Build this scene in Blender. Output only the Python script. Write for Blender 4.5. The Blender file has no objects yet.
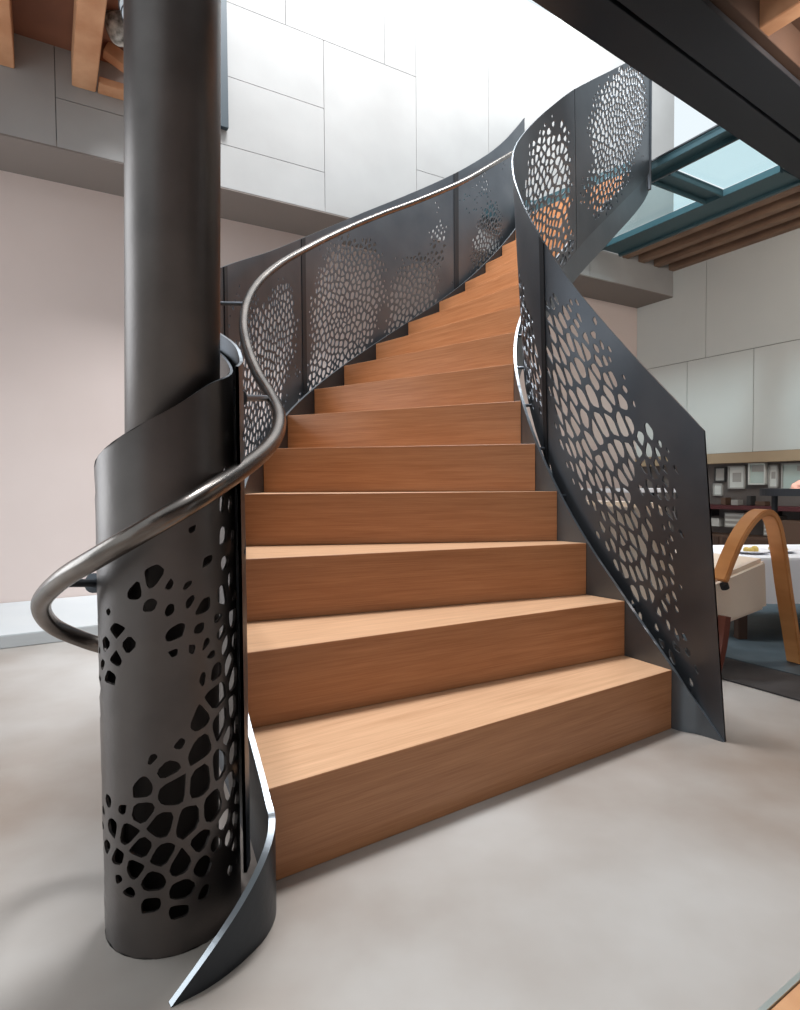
import bpy, bmesh, math, random
from mathutils import Vector, Matrix, noise
random.seed(7)
S = bpy.context.scene
COL = S.collection
R_ = math.radians

# ------------------------------------------------------------------ camera, sky, light, exposure
cam_d = bpy.data.cameras.new('camera')
cam = bpy.data.objects.new('camera', cam_d); COL.objects.link(cam)
cam_d.sensor_fit = 'VERTICAL'; cam_d.sensor_height = 36.0
cam_d.lens = 600.0 / 1010.0 * 36.0
cam_d.clip_start = 0.02; cam_d.clip_end = 200
cam.matrix_world = Matrix.Translation((0, 0, .786)) @ Matrix.Rotation(R_(90 - 1.857), 4, 'X') @ Matrix.Rotation(R_(-.4), 4, 'Z')
S.camera = cam
S.view_settings.view_transform = 'Standard'; S.view_settings.look = 'None'
S.view_settings.exposure = 0.0; S.view_settings.gamma = 1.0
S.view_settings.use_curve_mapping = False
W = bpy.data.worlds.new('overcast_sky'); S.world = W; W.use_nodes = True
wn = W.node_tree; bg = wn.nodes['Background']
bg.inputs[0].default_value = (.86, .95, 1.0, 1); bg.inputs[1].default_value = 1.0

# room frame: C is the far corner, U runs along the long back wall, V runs along the right wall towards the camera
CX, CY = 2.67, 6.79
U = Vector((.862, .507, 0)); V = Vector((.507, -.862, 0))
def uv(u, v, z=0.0): return Vector((CX, CY, 0)) + U * u + V * v + Vector((0, 0, z))
ROT = math.atan2(.507, .862)

def area(name, loc, look, sx, sy, power, color):
    l = bpy.data.lights.new(name, 'AREA'); l.shape = 'RECTANGLE'; l.size = sx; l.size_y = sy
    l.energy = power; l.color = color
    o = bpy.data.objects.new(name, l); COL.objects.link(o)
    o.location = loc; o.rotation_euler = (Vector(look) - Vector(loc)).to_track_quat('-Z', 'Y').to_euler()
    return o
# daylight falling through the roof light over the stair well
area('roof_daylight', uv(-4.3, 2.0, 6.3), uv(-4.5, 2.9, 0), 1.3, .8, 430, (.92, .96, 1.0))
area('roof_daylight', uv(-2.0, 1.3, 5.9), uv(-2.0, .45, 3.6), 1.6, .8, 150, (.92, .97, 1.0))
# added area light, unseen at the left, for cool highlights on the guard end
area('left_fill', (-3.5, 1.6, 1.25), (0.9, 1.9, .7), 1.9, 2.1, 62, (.86, .94, 1.0))
# added warm fill over the seating side, no lamp there, brightens the right wall
area('seating_fill', uv(-2.2, 3.6, 2.9), uv(-.6, 1.6, 1.2), 1.2, 1.2, 65, (1.0, .93, .86))

# ------------------------------------------------------------------ materials
def mat(name, col, rough=.6, metal=0.0, var=None, scale=6.0, bump=0.0, bscale=40.0, detail=4, stretch=(1, 1, 1), spec=.5, coat=0):
    m = bpy.data.materials.new(name); m.use_nodes = True
    nt = m.node_tree; b = nt.nodes['Principled BSDF']
    b.inputs['Base Color'].default_value = (*col, 1); b.inputs['Roughness'].default_value = rough
    b.inputs['Metallic'].default_value = metal; b.inputs['Specular IOR Level'].default_value = spec
    if coat: b.inputs['Coat Weight'].default_value = coat; b.inputs['Coat Roughness'].default_value = .15
    tc = nt.nodes.new('ShaderNodeTexCoord'); mp = nt.nodes.new('ShaderNodeMapping')
    mp.inputs['Scale'].default_value = stretch
    nt.links.new(tc.outputs['Object'], mp.inputs[0])
    if var:
        n = nt.nodes.new('ShaderNodeTexNoise'); n.inputs['Scale'].default_value = scale; n.inputs['Detail'].default_value = detail
        nt.links.new(mp.outputs[0], n.inputs['Vector'])
        r = nt.nodes.new('ShaderNodeValToRGB'); r.color_ramp.elements[0].position = .32; r.color_ramp.elements[1].position = .68
        r.color_ramp.elements[0].color = (*col, 1); r.color_ramp.elements[1].color = (*var, 1)
        nt.links.new(n.outputs[0], r.inputs[0]); nt.links.new(r.outputs[0], b.inputs['Base Color'])
    if bump:
        n2 = nt.nodes.new('ShaderNodeTexNoise'); n2.inputs['Scale'].default_value = bscale; n2.inputs['Detail'].default_value = 3
        nt.links.new(mp.outputs[0], n2.inputs['Vector'])
        bp = nt.nodes.new('ShaderNodeBump'); bp.inputs['Strength'].default_value = bump; bp.inputs['Distance'].default_value = .01
        nt.links.new(n2.outputs[0], bp.inputs['Height']); nt.links.new(bp.outputs[0], b.inputs['Normal'])
    return m

def oak_mat(name, a, b_, rough=.42):
    """fine straight grain read from the UV map (u along the board, v across)"""
    m = bpy.data.materials.new(name); m.use_nodes = True
    nt = m.node_tree; b = nt.nodes['Principled BSDF']; b.inputs['Roughness'].default_value = rough
    tc = nt.nodes.new('ShaderNodeTexCoord')
    mp = nt.nodes.new('ShaderNodeMapping'); mp.inputs['Scale'].default_value = (1.6, 34, 1)
    nt.links.new(tc.outputs['UV'], mp.inputs[0])
    n = nt.nodes.new('ShaderNodeTexNoise'); n.inputs['Scale'].default_value = 1.6; n.inputs['Detail'].default_value = 6; n.inputs['Roughness'].default_value = .65
    n.inputs['Distortion'].default_value = .25
    nt.links.new(mp.outputs[0], n.inputs['Vector'])
    mp2 = nt.nodes.new('ShaderNodeMapping'); mp2.inputs['Scale'].default_value = (5, 260, 1)
    nt.links.new(tc.outputs['UV'], mp2.inputs[0])
    n2 = nt.nodes.new('ShaderNodeTexNoise'); n2.inputs['Scale'].default_value = 1.2; n2.inputs['Detail'].default_value = 2
    nt.links.new(mp2.outputs[0], n2.inputs['Vector'])
    mx = nt.nodes.new('ShaderNodeMix'); mx.data_type = 'FLOAT'; mx.inputs[0].default_value = .35
    nt.links.new(n.outputs[0], mx.inputs[2]); nt.links.new(n2.outputs[0], mx.inputs[3])
    r = nt.nodes.new('ShaderNodeValToRGB'); r.color_ramp.elements[0].position = .33; r.color_ramp.elements[1].position = .66
    r.color_ramp.elements[0].color = (*a, 1); r.color_ramp.elements[1].color = (*b_, 1)
    nt.links.new(mx.outputs[0], r.inputs[0]); nt.links.new(r.outputs[0], b.inputs['Base Color'])
    bp = nt.nodes.new('ShaderNodeBump'); bp.inputs['Strength'].default_value = .12; bp.inputs['Distance'].default_value = .002
    nt.links.new(n2.outputs[0], bp.inputs['Height']); nt.links.new(bp.outputs[0], b.inputs['Normal'])
    return m

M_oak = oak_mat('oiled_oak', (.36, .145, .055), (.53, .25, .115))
M_oak_lit = oak_mat('oiled_oak_lit_top', (.54, .30, .165), (.74, .45, .27), .33)  # same oak made paler: light on the tread tops put into the colour
M_steel = mat('blackened_steel', (.10, .11, .125), .43, .9, (.135, .145, .16), 4, .03, 60)  # bluish base colour carries the reflection of the sky
M_steel2 = mat('blackened_steel_column', (.10, .088, .084), .40, .9, (.145, .128, .12), 6, .03, 120)  # same steel, with warm reflections put into a browner base colour
M_rail = mat('burnished_steel_rail', (.13, .115, .105), .27, .95, (.20, .17, .15), 14, .04, 80)
M_edge = mat('bare_steel_edge', (.17, .185, .20), .3, .9)
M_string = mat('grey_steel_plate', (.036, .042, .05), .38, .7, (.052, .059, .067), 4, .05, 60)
M_beam = mat('dark_painted_beam', (.011, .013, .018), .6, 0)
M_teal = mat('blue_green_painted_steel', (.055, .115, .135), .4, .35)
M_floor = mat('polished_concrete', (.25, .19, .15), .36, 0, (.52, .50, .475), 1.0, .02, 9, 6, spec=.5)
M_plaster = mat('pinkish_plaster', (.66, .545, .50), .85, 0, (.70, .585, .54), 1.2)
M_plinth = mat('pale_plinth', (.55, .57, .58), .6, 0, (.6, .61, .61), 2)
M_panel = mat('fibre_cement_panel', (.32, .31, .30), .8, 0, (.38, .37, .36), 1.6, .03, 30)
M_panel2 = mat('pale_wall_panel', (.50, .51, .49), .8, 0, (.56, .56, .53), 1.0)
M_soffit = mat('brown_grey_soffit', (.22, .185, .165), .85)
M_joint = mat('panel_joint_dark', (.16, .16, .16), .9)
M_timber = mat('raw_timber', (.46, .21, .10), .7, 0, (.62, .34, .19), 5, .2, 30, 4, (1, 1, .4))
M_redbrown = mat('red_brown_boarding', (.17, .065, .035), .75, 0, (.22, .085, .045), 3)
M_darkwood = mat('dark_brown_boarding', (.055, .028, .018), .7, 0, (.075, .04, .025), 3)
M_joist = mat('brown_joist', (.20, .115, .075), .7, 0, (.28, .17, .11), 4)

def glass_mat():
    m = bpy.data.materials.new('clear_glass'); m.use_nodes = True; nt = m.node_tree
    nt.nodes.remove(nt.nodes['Principled BSDF'])
    t = nt.nodes.new('ShaderNodeBsdfTransparent'); t.inputs[0].default_value = (.86, .96, .97, 1)
    g = nt.nodes.new('ShaderNodeBsdfGlossy'); g.inputs['Roughness'].default_value = .03
    f = nt.nodes.new('ShaderNodeFresnel'); f.inputs[0].default_value = 1.45
    x = nt.nodes.new('ShaderNodeMixShader')
    x.inputs[0].default_value = .07; nt.links.new(t.outputs[0], x.inputs[1]); nt.links.new(g.outputs[0], x.inputs[2])
    nt.links.new(x.outputs[0], nt.nodes['Material Output'].inputs[0]); return m
M_glass = glass_mat()

# ------------------------------------------------------------------ helpers
def link(name, me, m, parent=None, smooth=False):
    o = bpy.data.objects.new(name, me); COL.objects.link(o)
    for x in (m if isinstance(m, (list, tuple)) else [m]): me.materials.append(x)
    if parent: o.parent = parent
    if smooth:
        for p in me.polygons: p.use_smooth = True
    return o
def obj(name, bm, m, parent=None, smooth=False, bevel=0):
    if bevel:
        bmesh.ops.remove_doubles(bm, verts=bm.verts, dist=1e-6)
        es = [e for e in bm.edges if len(e.link_faces) == 2 and e.calc_face_angle(0) > .5]
        bmesh.ops.bevel(bm, geom=es, offset=bevel, segments=2, affect='EDGES', clamp_overlap=True)
    bmesh.ops.recalc_face_normals(bm, faces=bm.faces)
    me = bpy.data.meshes.new(name); bm.to_mesh(me); bm.free()
    return link(name, me, m, parent, smooth)
def tag(o, label, cat, group=None):
    o['label'] = label; o['category'] = cat
    if group: o['group'] = group
    return o
def thing(name, label, cat, loc=(0, 0, 0), rotz=0, group=None):
    o = bpy.data.objects.new(name, None); COL.objects.link(o); o.empty_display_size = .1
    o.location = loc; o.rotation_euler = (0, 0, rotz)
    return tag(o, label, cat, group)
def struct(o): o['kind'] = 'structure'; return o
def hexa(bm, p):     # p: 8 points, bottom loop then top loop
    v = [bm.verts.new(q) for q in p]
    for f in ((3, 2, 1, 0), (4, 5, 6, 7), (0, 1, 5, 4), (1, 2, 6, 5), (2, 3, 7, 6), (3, 0, 4, 7)):
        bm.faces.new([v[i] for i in f])
    return v
def prism(bm, poly, z0, z1):
    n = len(poly); a = [bm.verts.new((p[0], p[1], z0)) for p in poly]; b = [bm.verts.new((p[0], p[1], z1)) for p in poly]
    bm.faces.new(a[::-1]); bm.faces.new(b)
    for i in range(n): bm.faces.new((a[i], a[(i + 1) % n], b[(i + 1) % n], b[i]))
def uvbox(bm, u0, u1, v0, v1, z0, z1):
    prism(bm, [uv(u0, v0), uv(u1, v0), uv(u1, v1), uv(u0, v1)], z0, z1)
def box(bm, c, s, rot=0):
    x, y, z = s[0] / 2, s[1] / 2, s[2] / 2
    M = Matrix.Translation(c) @ Matrix.Rotation(rot, 4, 'Z')
    hexa(bm, [M @ Vector(q) for q in ((-x, -y, -z), (x, -y, -z), (x, y, -z), (-x, y, -z), (-x, -y, z), (x, -y, z), (x, y, z), (-x, y, z))])
def NB(): return bmesh.new()
def catmull(pts, n):
    """pts list of tuples -> dense list, n samples per span"""
    P = [Vector(p) for p in pts]; out = []
    P = [P[0] * 2 - P[1]] + P + [P[-1] * 2 - P[-2]]
    for i in range(1, len(P) - 2):
        a, b, c, d = P[i - 1:i + 3]
        for j in range(n):
            t = j / n
            out.append(.5 * ((2 * b) + (c - a) * t + (2 * a - 5 * b + 4 * c - d) * t * t + (3 * b - a - 3 * c + d) * t ** 3))
    out.append(P[-2].copy()); return out
def tube(bm, pts, r, seg=20, caps=True):
    rings = []; prev = None
    for i, p in enumerate(pts):
        t = (pts[min(i + 1, len(pts) - 1)] - pts[max(i - 1, 0)]).normalized()
        if prev is None: nrm = t.orthogonal().normalized()
        else: nrm = (prev - t * prev.dot(t)).normalized()
        prev = nrm; bn = t.cross(nrm); rr = r[i] if isinstance(r, list) else r
        rings.append([bm.verts.new(p + (nrm * math.cos(a) + bn * math.sin(a)) * rr) for a in [2 * math.pi * k / seg for k in range(seg)]])
    for a, b in zip(rings, rings[1:]):
        for k in range(seg): bm.faces.new((a[k], a[(k + 1) % seg], b[(k + 1) % seg], b[k]))
    if caps: bm.faces.new(rings[0][::-1]); bm.faces.new(rings[-1])

# ------------------------------------------------------------------ the setting
CEIL = 3.02
bm = NB(); prism(bm, [(-9, -6), (9, -6), (9, 12), (-9, 12)], -.1, 0); struct(obj('floor', bm, M_floor))
bm = NB(); uvbox(bm, -10.5, .3, -.2, 0, 0, 2.76); struct(obj('wall_back', bm, M_plaster))
bm = NB(); uvbox(bm, -10.5, -.002, .002, 1.0, 0, .066); struct(obj('baseboard_back', bm, M_plinth, bevel=.004))
bm = NB(); uvbox(bm, -10.5, 0, -.2, .4475, 2.752, 2.80)
soff = struct(obj('trim_1', bm, M_soffit))

# upper wall of fibre cement panels with open joints: every panel is a slab on a dark backing
def tiled_wall(name, rects, frame, mslab, mback, t=.012, gap=.004):
    """rects: (a0,a1,z0,z1) in wall coordinates; frame(a, depth, z) -> point"""
    bmb = NB(); A0 = min(r[0] for r in rects); A1 = max(r[1] for r in rects); Z0 = min(r[2] for r in rects); Z1 = max(r[3] for r in rects)
    hexa(bmb, [frame(A0, 0, Z0), frame(A1, 0, Z0), frame(A1, -.1, Z0), frame(A0, -.1, Z0), frame(A0, 0, Z1), frame(A1, 0, Z1), frame(A1, -.1, Z1), frame(A0, -.1, Z1)])
    for a0, a1, z0, z1 in rects:
        g = gap / 2
        hexa(bmb, [frame(a0 + g, .001, z0 + g), frame(a1 - g, .001, z0 + g), frame(a1 - g, t, z0 + g), frame(a0 + g, t, z0 + g),
                   frame(a0 + g, .001, z1 - g), frame(a1 - g, .001, z1 - g), frame(a1 - g, t, z1 - g), frame(a0 + g, t, z1 - g)])
    o = obj(name, bmb, [mslab, mback]);
    for i, p in enumerate(o.data.polygons): p.material_index = 1 if i < 6 else 0
    return struct(o)
fr = lambda a, d, z: uv(a, .437 + d, z)
rects = []
random.seed(3)
def rowpanels(z0, z1, splits):
    for a, b in zip(splits, splits[1:]): rects.append((a, b, z0, z1))
for za, zb in ((2.76, 3.04), (3.04, 3.49), (3.49, 3.97)):
    rowpanels(za, zb, [-5.65, -5.2, -3.97] if za > 3 else [-5.65, -3.97])
rowpanels(2.76, 3.97, [-10.5, -7.5, -5.65])
rowpanels(3.97, 5.0, [-10.5, -8.2, -6.1, -4.25, -3.47, -3.19])
rects += [(-3.97, -3.19, 2.76, 3.97), (-3.19, -2.47, 2.76, 3.26), (-3.19, -2.47, 3.26, 5.0), (-2.47, -1.25, 2.76, 5.0), (-1.25, 0, 2.76, 5.0)]
tiled_wall('wall_left', rects, fr, M_panel, M_joint)

# right wall: pale panels above, beige rail, shelving zone below
rects = []
fr2 = lambda a, d, z: uv(.012 - d, a, z)
rects += [(.0, .82, 2.05, 3.13), (.82, 2.4, 2.05, 3.13), (2.4, 4.4, 2.05, 3.13), (4.4, 6.5, 2.05, 3.13), (0, .62, 1.08, 2.05), (.62, 1.30, 1.08, 2.05), (1.30, 2.3, 1.08, 2.05), (2.3, 4.2, 1.08, 2.05), (4.2, 6.5, 1.08, 2.05)]
tiled_wall('wall_right', rects, fr2, M_panel2, M_joint, gap=.006)
M_dark = mat('dark_alcove', (.10, .085, .08), .8, 0, (.14, .12, .11), 3)
bm = NB(); uvbox(bm, .10, .2, 0, 6.5, 0, 1.08); struct(obj('wall_alcove', bm, M_dark))
bm = NB(); uvbox(bm, -.02, .10, 0, 6.5, .98, 1.08); struct(obj('trim_2', bm, mat('beige_rail', (.36, .26, .165), .6), bevel=.004))

# ceiling slabs and the upper floor round the opening
bm = NB(); uvbox(bm, -.81, .2, .452, 2.3, 3.136, 3.16); uvbox(bm, -3.9, 1.0, 2.5, 5.2, 3.24, 3.4); struct(obj('ceiling', bm, M_darkwood))
bm = NB(); uvbox(bm, -10.5, -5.22, .44, 2.4, 3.33, 3.45); struct(obj('ceiling_left', bm, M_redbrown))

bm = NB(); uvbox(bm, -10.5, 1.0, 8.0, 8.2, 0, 3.4); struct(obj('added_unseen_wall_front', bm, M_plaster))  # unseen wall behind the viewer, added to block sky light
bm = NB(); uvbox(bm, -7.5, 1.0, 5.2, 8.2, 3.24, 3.4); struct(obj('added_unseen_ceiling_front', bm, M_darkwood))  # unseen ceiling, added with that wall to keep frontal light out
# timber joists over the seating corner
for i, u0 in enumerate((-.80, -.56, -.32, -.08)):
    bm = NB(); uvbox(bm, u0, u0 + .085, .45, 2.115, CEIL, CEIL + .115)
    o = obj('ceiling_joist', bm, M_joist, bevel=.004)
    tag(o, ['brown ceiling joist nearest the glazed steel frame', 'second brown ceiling joist from the glazed steel frame', 'third brown ceiling joist from the glazed steel frame', 'brown ceiling joist along the top of the pale panelled wall'][i], 'joist', 'brown joists over the seating corner')
for i, u0 in enumerate((-2.62, -2.14, -1.66)):
    bm = NB(); uvbox(bm, u0, u0 + .10, 2.74, 4.6, 3.06, 3.24)
    o = obj('ceiling_joist', bm, M_timber, bevel=.004)
    tag(o, ['orange timber joist behind the dark beam, leftmost at the top right corner', 'orange timber joist behind the dark beam at the top right corner, middle', 'orange timber joist behind the dark beam, lowest at the right edge'][i], 'joist', 'orange joists beyond the dark beam')

# large dark steel beam along the opening
t = thing('steel_beam', 'large dark steel beam crossing the top right corner under the ceiling', 'beam', uv(-2.2, 2.25, 0))
inv = t.matrix_world.inverted()
def child_uv(name, boxes, m, parent, bevel=0.002, skew=0):
    b_ = NB()
    for (u0, u1, v0, v1, za, zb) in boxes:
        k0, k1 = -skew * (u0 + 2.3), -skew * (u1 + 2.3)
        prism(b_, [uv(u0, v0 + k0), uv(u1, v0 + k1), uv(u1, v1 + k1), uv(u0, v1 + k0)], za, zb)
    o = obj(name, b_, m, parent, bevel=bevel)
    o.matrix_parent_inverse = Matrix.Translation(-parent.location)
    return o
child_uv('web', [(-3.95, .0, 2.27, 2.45, CEIL, 3.40)], M_beam, t, skew=.085)
child_uv('lower_flange', [(-3.95, .0, 2.25, 2.455, CEIL - .012, CEIL - .001), (-3.95, .0, 2.475, 2.70, CEIL - .012, CEIL + .02)], M_beam, t, skew=.085)
child_uv('packing_timber', [(-3.95, .0, 2.475, 2.74, CEIL + .03, 3.24)], M_darkwood, t, skew=.085)

# glazed steel frame beside the opening: bars and panes
t = thing('glazed_floor_frame', 'blue-green steel frame with glass panes beside the stair top', 'frame', uv(-1.4, 1.2, 0))
z0, z1 = CEIL, 3.075
child_uv('edge_channel', [(-1.13, -.82, .455, 2.11, z0 + .02, z0 + .035), (-.86, -.82, .455, 2.11, z0, z1), (-1.15, -1.11, .455, 2.11, z0 + .0, z1)], M_teal, t)
child_uv('frame_bar', [(-1.98, -1.82, .90, 2.24, z0 + .03, z0 + .05), (-1.98, -1.96, .90, 2.24, z0, z1), (-1.84, -1.81, .90, 2.24, z0, z1)], M_teal, t)
child_uv('frame_bar', [(-1.80, -1.155, 1.53, 1.69, z0 + .03, z0 + .05), (-1.80, -1.155, 1.53, 1.55, z0, z1), (-1.80, -1.155, 1.67, 1.69, z0, z1)], M_teal, t)
child_uv('frame_bar', [(-1.80, -1.155, .455, .56, z0, z1)], M_teal, t)
child_uv('glass_pane', [(-1.80, -1.155, 1.70, 2.24, z1 + .0, z1 + .012)], M_glass, t, 0)
child_uv('glass_pane', [(-1.80, -1.155, .565, 1.525, z1 + .0, z1 + .012)], M_glass, t, 0)
child_uv('edge_rail', [(-1.985, -1.97, .90, 2.24, z1 + .002, z1 + .012), (-1.835, -1.822, .90, 2.24, z0 - .006, z0 - .001)], M_edge, t, 0)

# timbers at the upper left
for i, (u0, w) in enumerate(((-5.955, .11), (-5.565, .125))):
    bm = NB(); uvbox(bm, u0, u0 + w, .452, 2.2, 3.13, 3.325)
    tag(obj('timber_joist', bm, M_timber, bevel=.004), ['knotty timber joist at the left edge of the photo under the reddish boards', 'knotty timber joist beside the round lamp, ending on the panel wall'][i], 'joist', 'orange timber joists at the upper left')
def at(px, py, Y):     # planning aid: point seen at a pixel of the level photograph, at distance Y
    P, RO = R_(-1.857), R_(-.4); u = px - 400; v = py - 505; c, s = math.cos(RO), math.sin(RO)
    u, v = c * u + s * v, -s * u + c * v
    d = Vector((u / 600, math.cos(P) + v / 600 * math.sin(P), math.sin(P) - v / 600 * math.cos(P)))
    return d * (Y / d.y) + Vector((0, 0, .786))
bm = NB(); uvbox(bm, -5.43, -5.05, .452, .56, 3.13, 3.17); tag(obj('timber_plate', bm, M_timber, bevel=.003), 'short flat timber plate on the panel wall under the diagonal brace', 'timber')
bm = NB()
a, b = uv(-5.395, .60, 3.31), uv(-5.10, .60, 3.175)
d = (b - a).normalized(); n = V.normalized(); up = d.cross(n).normalized()
hexa(bm, [a + n * x + up * y for x, y in ((-.04, -.035), (.04, -.035), (.04, .035), (-.04, .035))] + [b + n * x + up * y for x, y in ((-.04, -.035), (.04, -.035), (.04, .035), (-.04, .035))])
tag(obj('diagonal_brace', bm, M_timber, bevel=.003), 'short diagonal timber brace between joist and column at the upper left', 'brace')

# ------------------------------------------------------------------ staircase
RISE = .19
LP = [(-.263, 1.163), (-.401, 1.442), (-.499, 1.775), (-.565, 2.171), (-.59, 2.6), (-.561, 3.017), (-.477, 3.388), (-.337, 3.696), (-.15, 3.943), (.065, 4.141), (.289, 4.314), (.491, 4.475), (.664, 4.624), (.816, 4.774), (.949, 4.928), (1.065, 5.088), (1.17, 5.25)]
RP = [(.867, 1.903), (.779, 2.072), (.686, 2.204), (.604, 2.303), (.543, 2.405), (.513, 2.541), (.516, 2.715), (.561, 2.906), (.649, 3.084), (.77, 3.236), (.911, 3.368), (1.066, 3.54), (1.24, 3.73), (1.41, 3.92), (1.58, 4.13), (1.735, 4.33), (1.86, 4.52)]
stair = thing('staircase', 'curved oak and blackened steel staircase with perforated guards rising beside the round column', 'staircase', (.2, 2.6, 0))
SINV = Matrix.Translation(-stair.location)
def sp(o, parent=None):
    if parent is None: o.parent = stair; o.matrix_parent_inverse = SINV
    else: o.parent = parent
    return o
def sub(P, a, b, n):
    return [P[a].lerp(P[b], i / n) for i in range(n + 1)]
def quadstrip_uv(bm, uvl, A, B, u_len, v0, v1):
    """faces between point rows A and B with UV u along row"""
    va = [bm.verts.new(p) for p in A]; vb = [bm.verts.new(p) for p in B]
    n = len(A) - 1
    for i in range(n):
        f = bm.faces.new((va[i], va[i + 1], vb[i + 1], vb[i]))
        for l, (s, t) in zip(f.loops, ((i / n, v0), ((i + 1) / n, v0), ((i + 1) / n, v1), (i / n, v1))):
            l[uvl].uv = (s * u_len, t)
def board(name, Lf, Rf, Rb, Lb, z0, z1, m, parent, voff, bot=None):
    """box whose faces carry grain UVs along its length"""
    bm = NB(); uvl = bm.loops.layers.uv.new('UVMap'); v = lambda p, z: Vector((p[0], p[1], z))
    ln = (Vector(Rf) - Vector(Lf)).length; dp = (Vector(Lb) - Vector(Lf)).length; dr = (Vector(Rb) - Vector(Rf)).length
    def q(a, b, c, d, uvs):
        f = bm.faces.new([bm.verts.new(x) for x in (a, b, c, d)])
        for l, t in zip(f.loops, uvs): l[uvl].uv = (t[0] + voff * 3.1, t[1] + voff)
    h = z1 - z0; Lf0, Rf0, Rb0, Lb0 = bot or (Lf, Rf, Rb, Lb)
    q(v(Lf0, z0), v(Rf0, z0), v(Rf, z1), v(Lf, z1), ((0, 0), (ln, 0), (ln, h), (0, h)))
    q(v(Lf, z1), v(Rf, z1), v(Rb, z1), v(Lb, z1), ((0, h), (ln, h), (ln, h + dr), (0, h + dp)))
    q(v(Rb0, z0), v(Lb0, z0), v(Lb, z1), v(Rb, z1), ((ln, 0), (0, 0), (0, h), (ln, h)))
    q(v(Lb0, z0), v(Rb0, z0), v(Rf0, z0), v(Lf0, z0), ((0, 0), (ln, 0), (ln, dr), (0, dp)))
    q(v(Lb0, z0), v(Lf0, z0), v(Lf, z1), v(Lb, z1), ((0, 0), (dp, 0), (dp, h), (0, h)))
    q(v(Rf0, z0), v(Rb0, z0), v(Rb, z1), v(Rf, z1), ((0, 0), (dr, 0), (dr, h), (0, h)))
    bmesh.ops.remove_doubles(bm, verts=bm.verts, dist=1e-6)
    bmesh.ops.recalc_face_normals(bm, faces=bm.faces)
    bmesh.ops.bevel(bm, geom=[e for e in bm.edges], offset=.0006, segments=1, affect='EDGES')
    me = bpy.data.meshes.new(name); bm.to_mesh(me); bm.free()
    o = link(name, me, m, None)
    return o
V2 = lambda p: Vector((p[0], p[1]))
for k in range(1, 17):
    l0, r0, l1, r1 = V2(LP[k - 1]), V2(RP[k - 1]), V2(LP[k]), V2(RP[k])
    ax = (r0 - l0).normalized()
    l0i, r0i = l0 + ax * .001, r0 - ax * .001
    d0 = ((l1 - l0) + (r1 - r0)).normalized()
    z = k * RISE; th = .032
    # riser: oak front, its back set 22 mm in
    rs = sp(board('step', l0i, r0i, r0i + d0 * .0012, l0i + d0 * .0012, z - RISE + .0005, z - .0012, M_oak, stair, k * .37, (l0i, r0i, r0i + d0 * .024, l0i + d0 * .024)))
    o = board('tread', l0i + d0 * .0014, r0i + d0 * .0014, r1 + (r1 - r0) * .08 - ax * .002, l1 + (l1 - l0) * .06 + ax * .002, z - th, z - .0006, M_oak_lit, rs, k * .61 + .2,
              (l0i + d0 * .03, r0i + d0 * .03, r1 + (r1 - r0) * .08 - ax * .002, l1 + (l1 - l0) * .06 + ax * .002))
    o.parent = rs; o.matrix_parent_inverse = Matrix.Identity(4)
# edge nosing faces of the treads keep the riser oak tone (front face)

def resample(P, step):
    out = [P[0]]; acc = 0
    for a, b in zip(P, P[1:]):
        seg = (b - a).length; d = step - acc
        while d <= seg:
            out.append(a.lerp(b, d / seg)); d += step
        acc = seg - (d - step)
    if (out[-1] - P[-1]).length > step * .3: out.append(P[-1])
    else: out[-1] = P[-1]
    return out
def plate(name, path, t, m, edge_m=None, n=8, top=None):
    """vertical plate; path: (x, y, zbot, ztop) control points; thickness centred"""
    D = catmull(path, n); bm = NB(); rows = []
    for i, p in enumerate(D):
        q = D[min(i + 1, len(D) - 1)] - D[max(i - 1, 0)]; nn = Vector((q.y, -q.x, 0)); nn = Vector((q[1], -q[0], 0)).normalized() * t / 2
        a = Vector((p[0], p[1], p[2])); b = Vector((p[0], p[1], max(p[3], p[2] + .001)))
        rows.append([bm.verts.new(x) for x in (a - nn, a + nn, b + nn, b - nn)])
    for r1, r2 in zip(rows, rows[1:]):
        for j in range(4):
            f = bm.faces.new((r1[j], r1[(j + 1) % 4], r2[(j + 1) % 4], r2[j])); f.smooth = (j in (1, 3))
            if j == 2: f.material_index = 1
    bm.faces.new(rows[0][::-1]); bm.faces.new(rows[-1])
    bmesh.ops.recalc_face_normals(bm, faces=bm.faces)
    for e in bm.edges:
        if len(e.link_faces) == 2 and (e.link_faces[0].smooth != e.link_faces[1].smooth): e.smooth = False
    me = bpy.data.meshes.new(name); bm.to_mesh(me); bm.free()
    return link(name, me, [m, edge_m or m])
def offset_path(P, d):
    out = []
    for i, p in enumerate(P):
        a = Vector(P[max(i - 1, 0)]); b = Vector(P[min(i + 1, len(P) - 1)]); t = (b - a).normalized()
        out.append((p[0] + d * t.y, p[1] - d * t.x))
    return out
SB = .25
RS = offset_path(RP, .007); LS = offset_path(LP, -.007)
pr = [(.981, 1.800, 0, .001), (.930, 1.862, 0, .095)] + [(p[0], p[1], max(0, (k + 1) * RISE - SB), (k + 1) * RISE + .004) for k, p in enumerate(RS)]
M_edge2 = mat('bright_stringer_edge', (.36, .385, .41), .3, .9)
M_string_lit = mat('lit_steel_plate', (.13, .15, .17), .42, .8, (.16, .18, .20), 4, .04, 60)  # lighter copy of the stringer steel, light on its tip painted in
sp(plate('stringer', pr, .012, M_string_lit, M_edge2))
pl = [(-.3546, .886, 0, .001), (-.306, .925, 0, .055), (-.268, .975, 0, .098), (-.243, 1.03, 0, .138), (-.241, 1.09, 0, .166), (LS[0][0], LS[0][1], 0, .196)] + [(p[0], p[1], max(0, (k + 2) * RISE - SB), (k + 2) * RISE + .004) for k, p in enumerate(LS[1:])]
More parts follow.
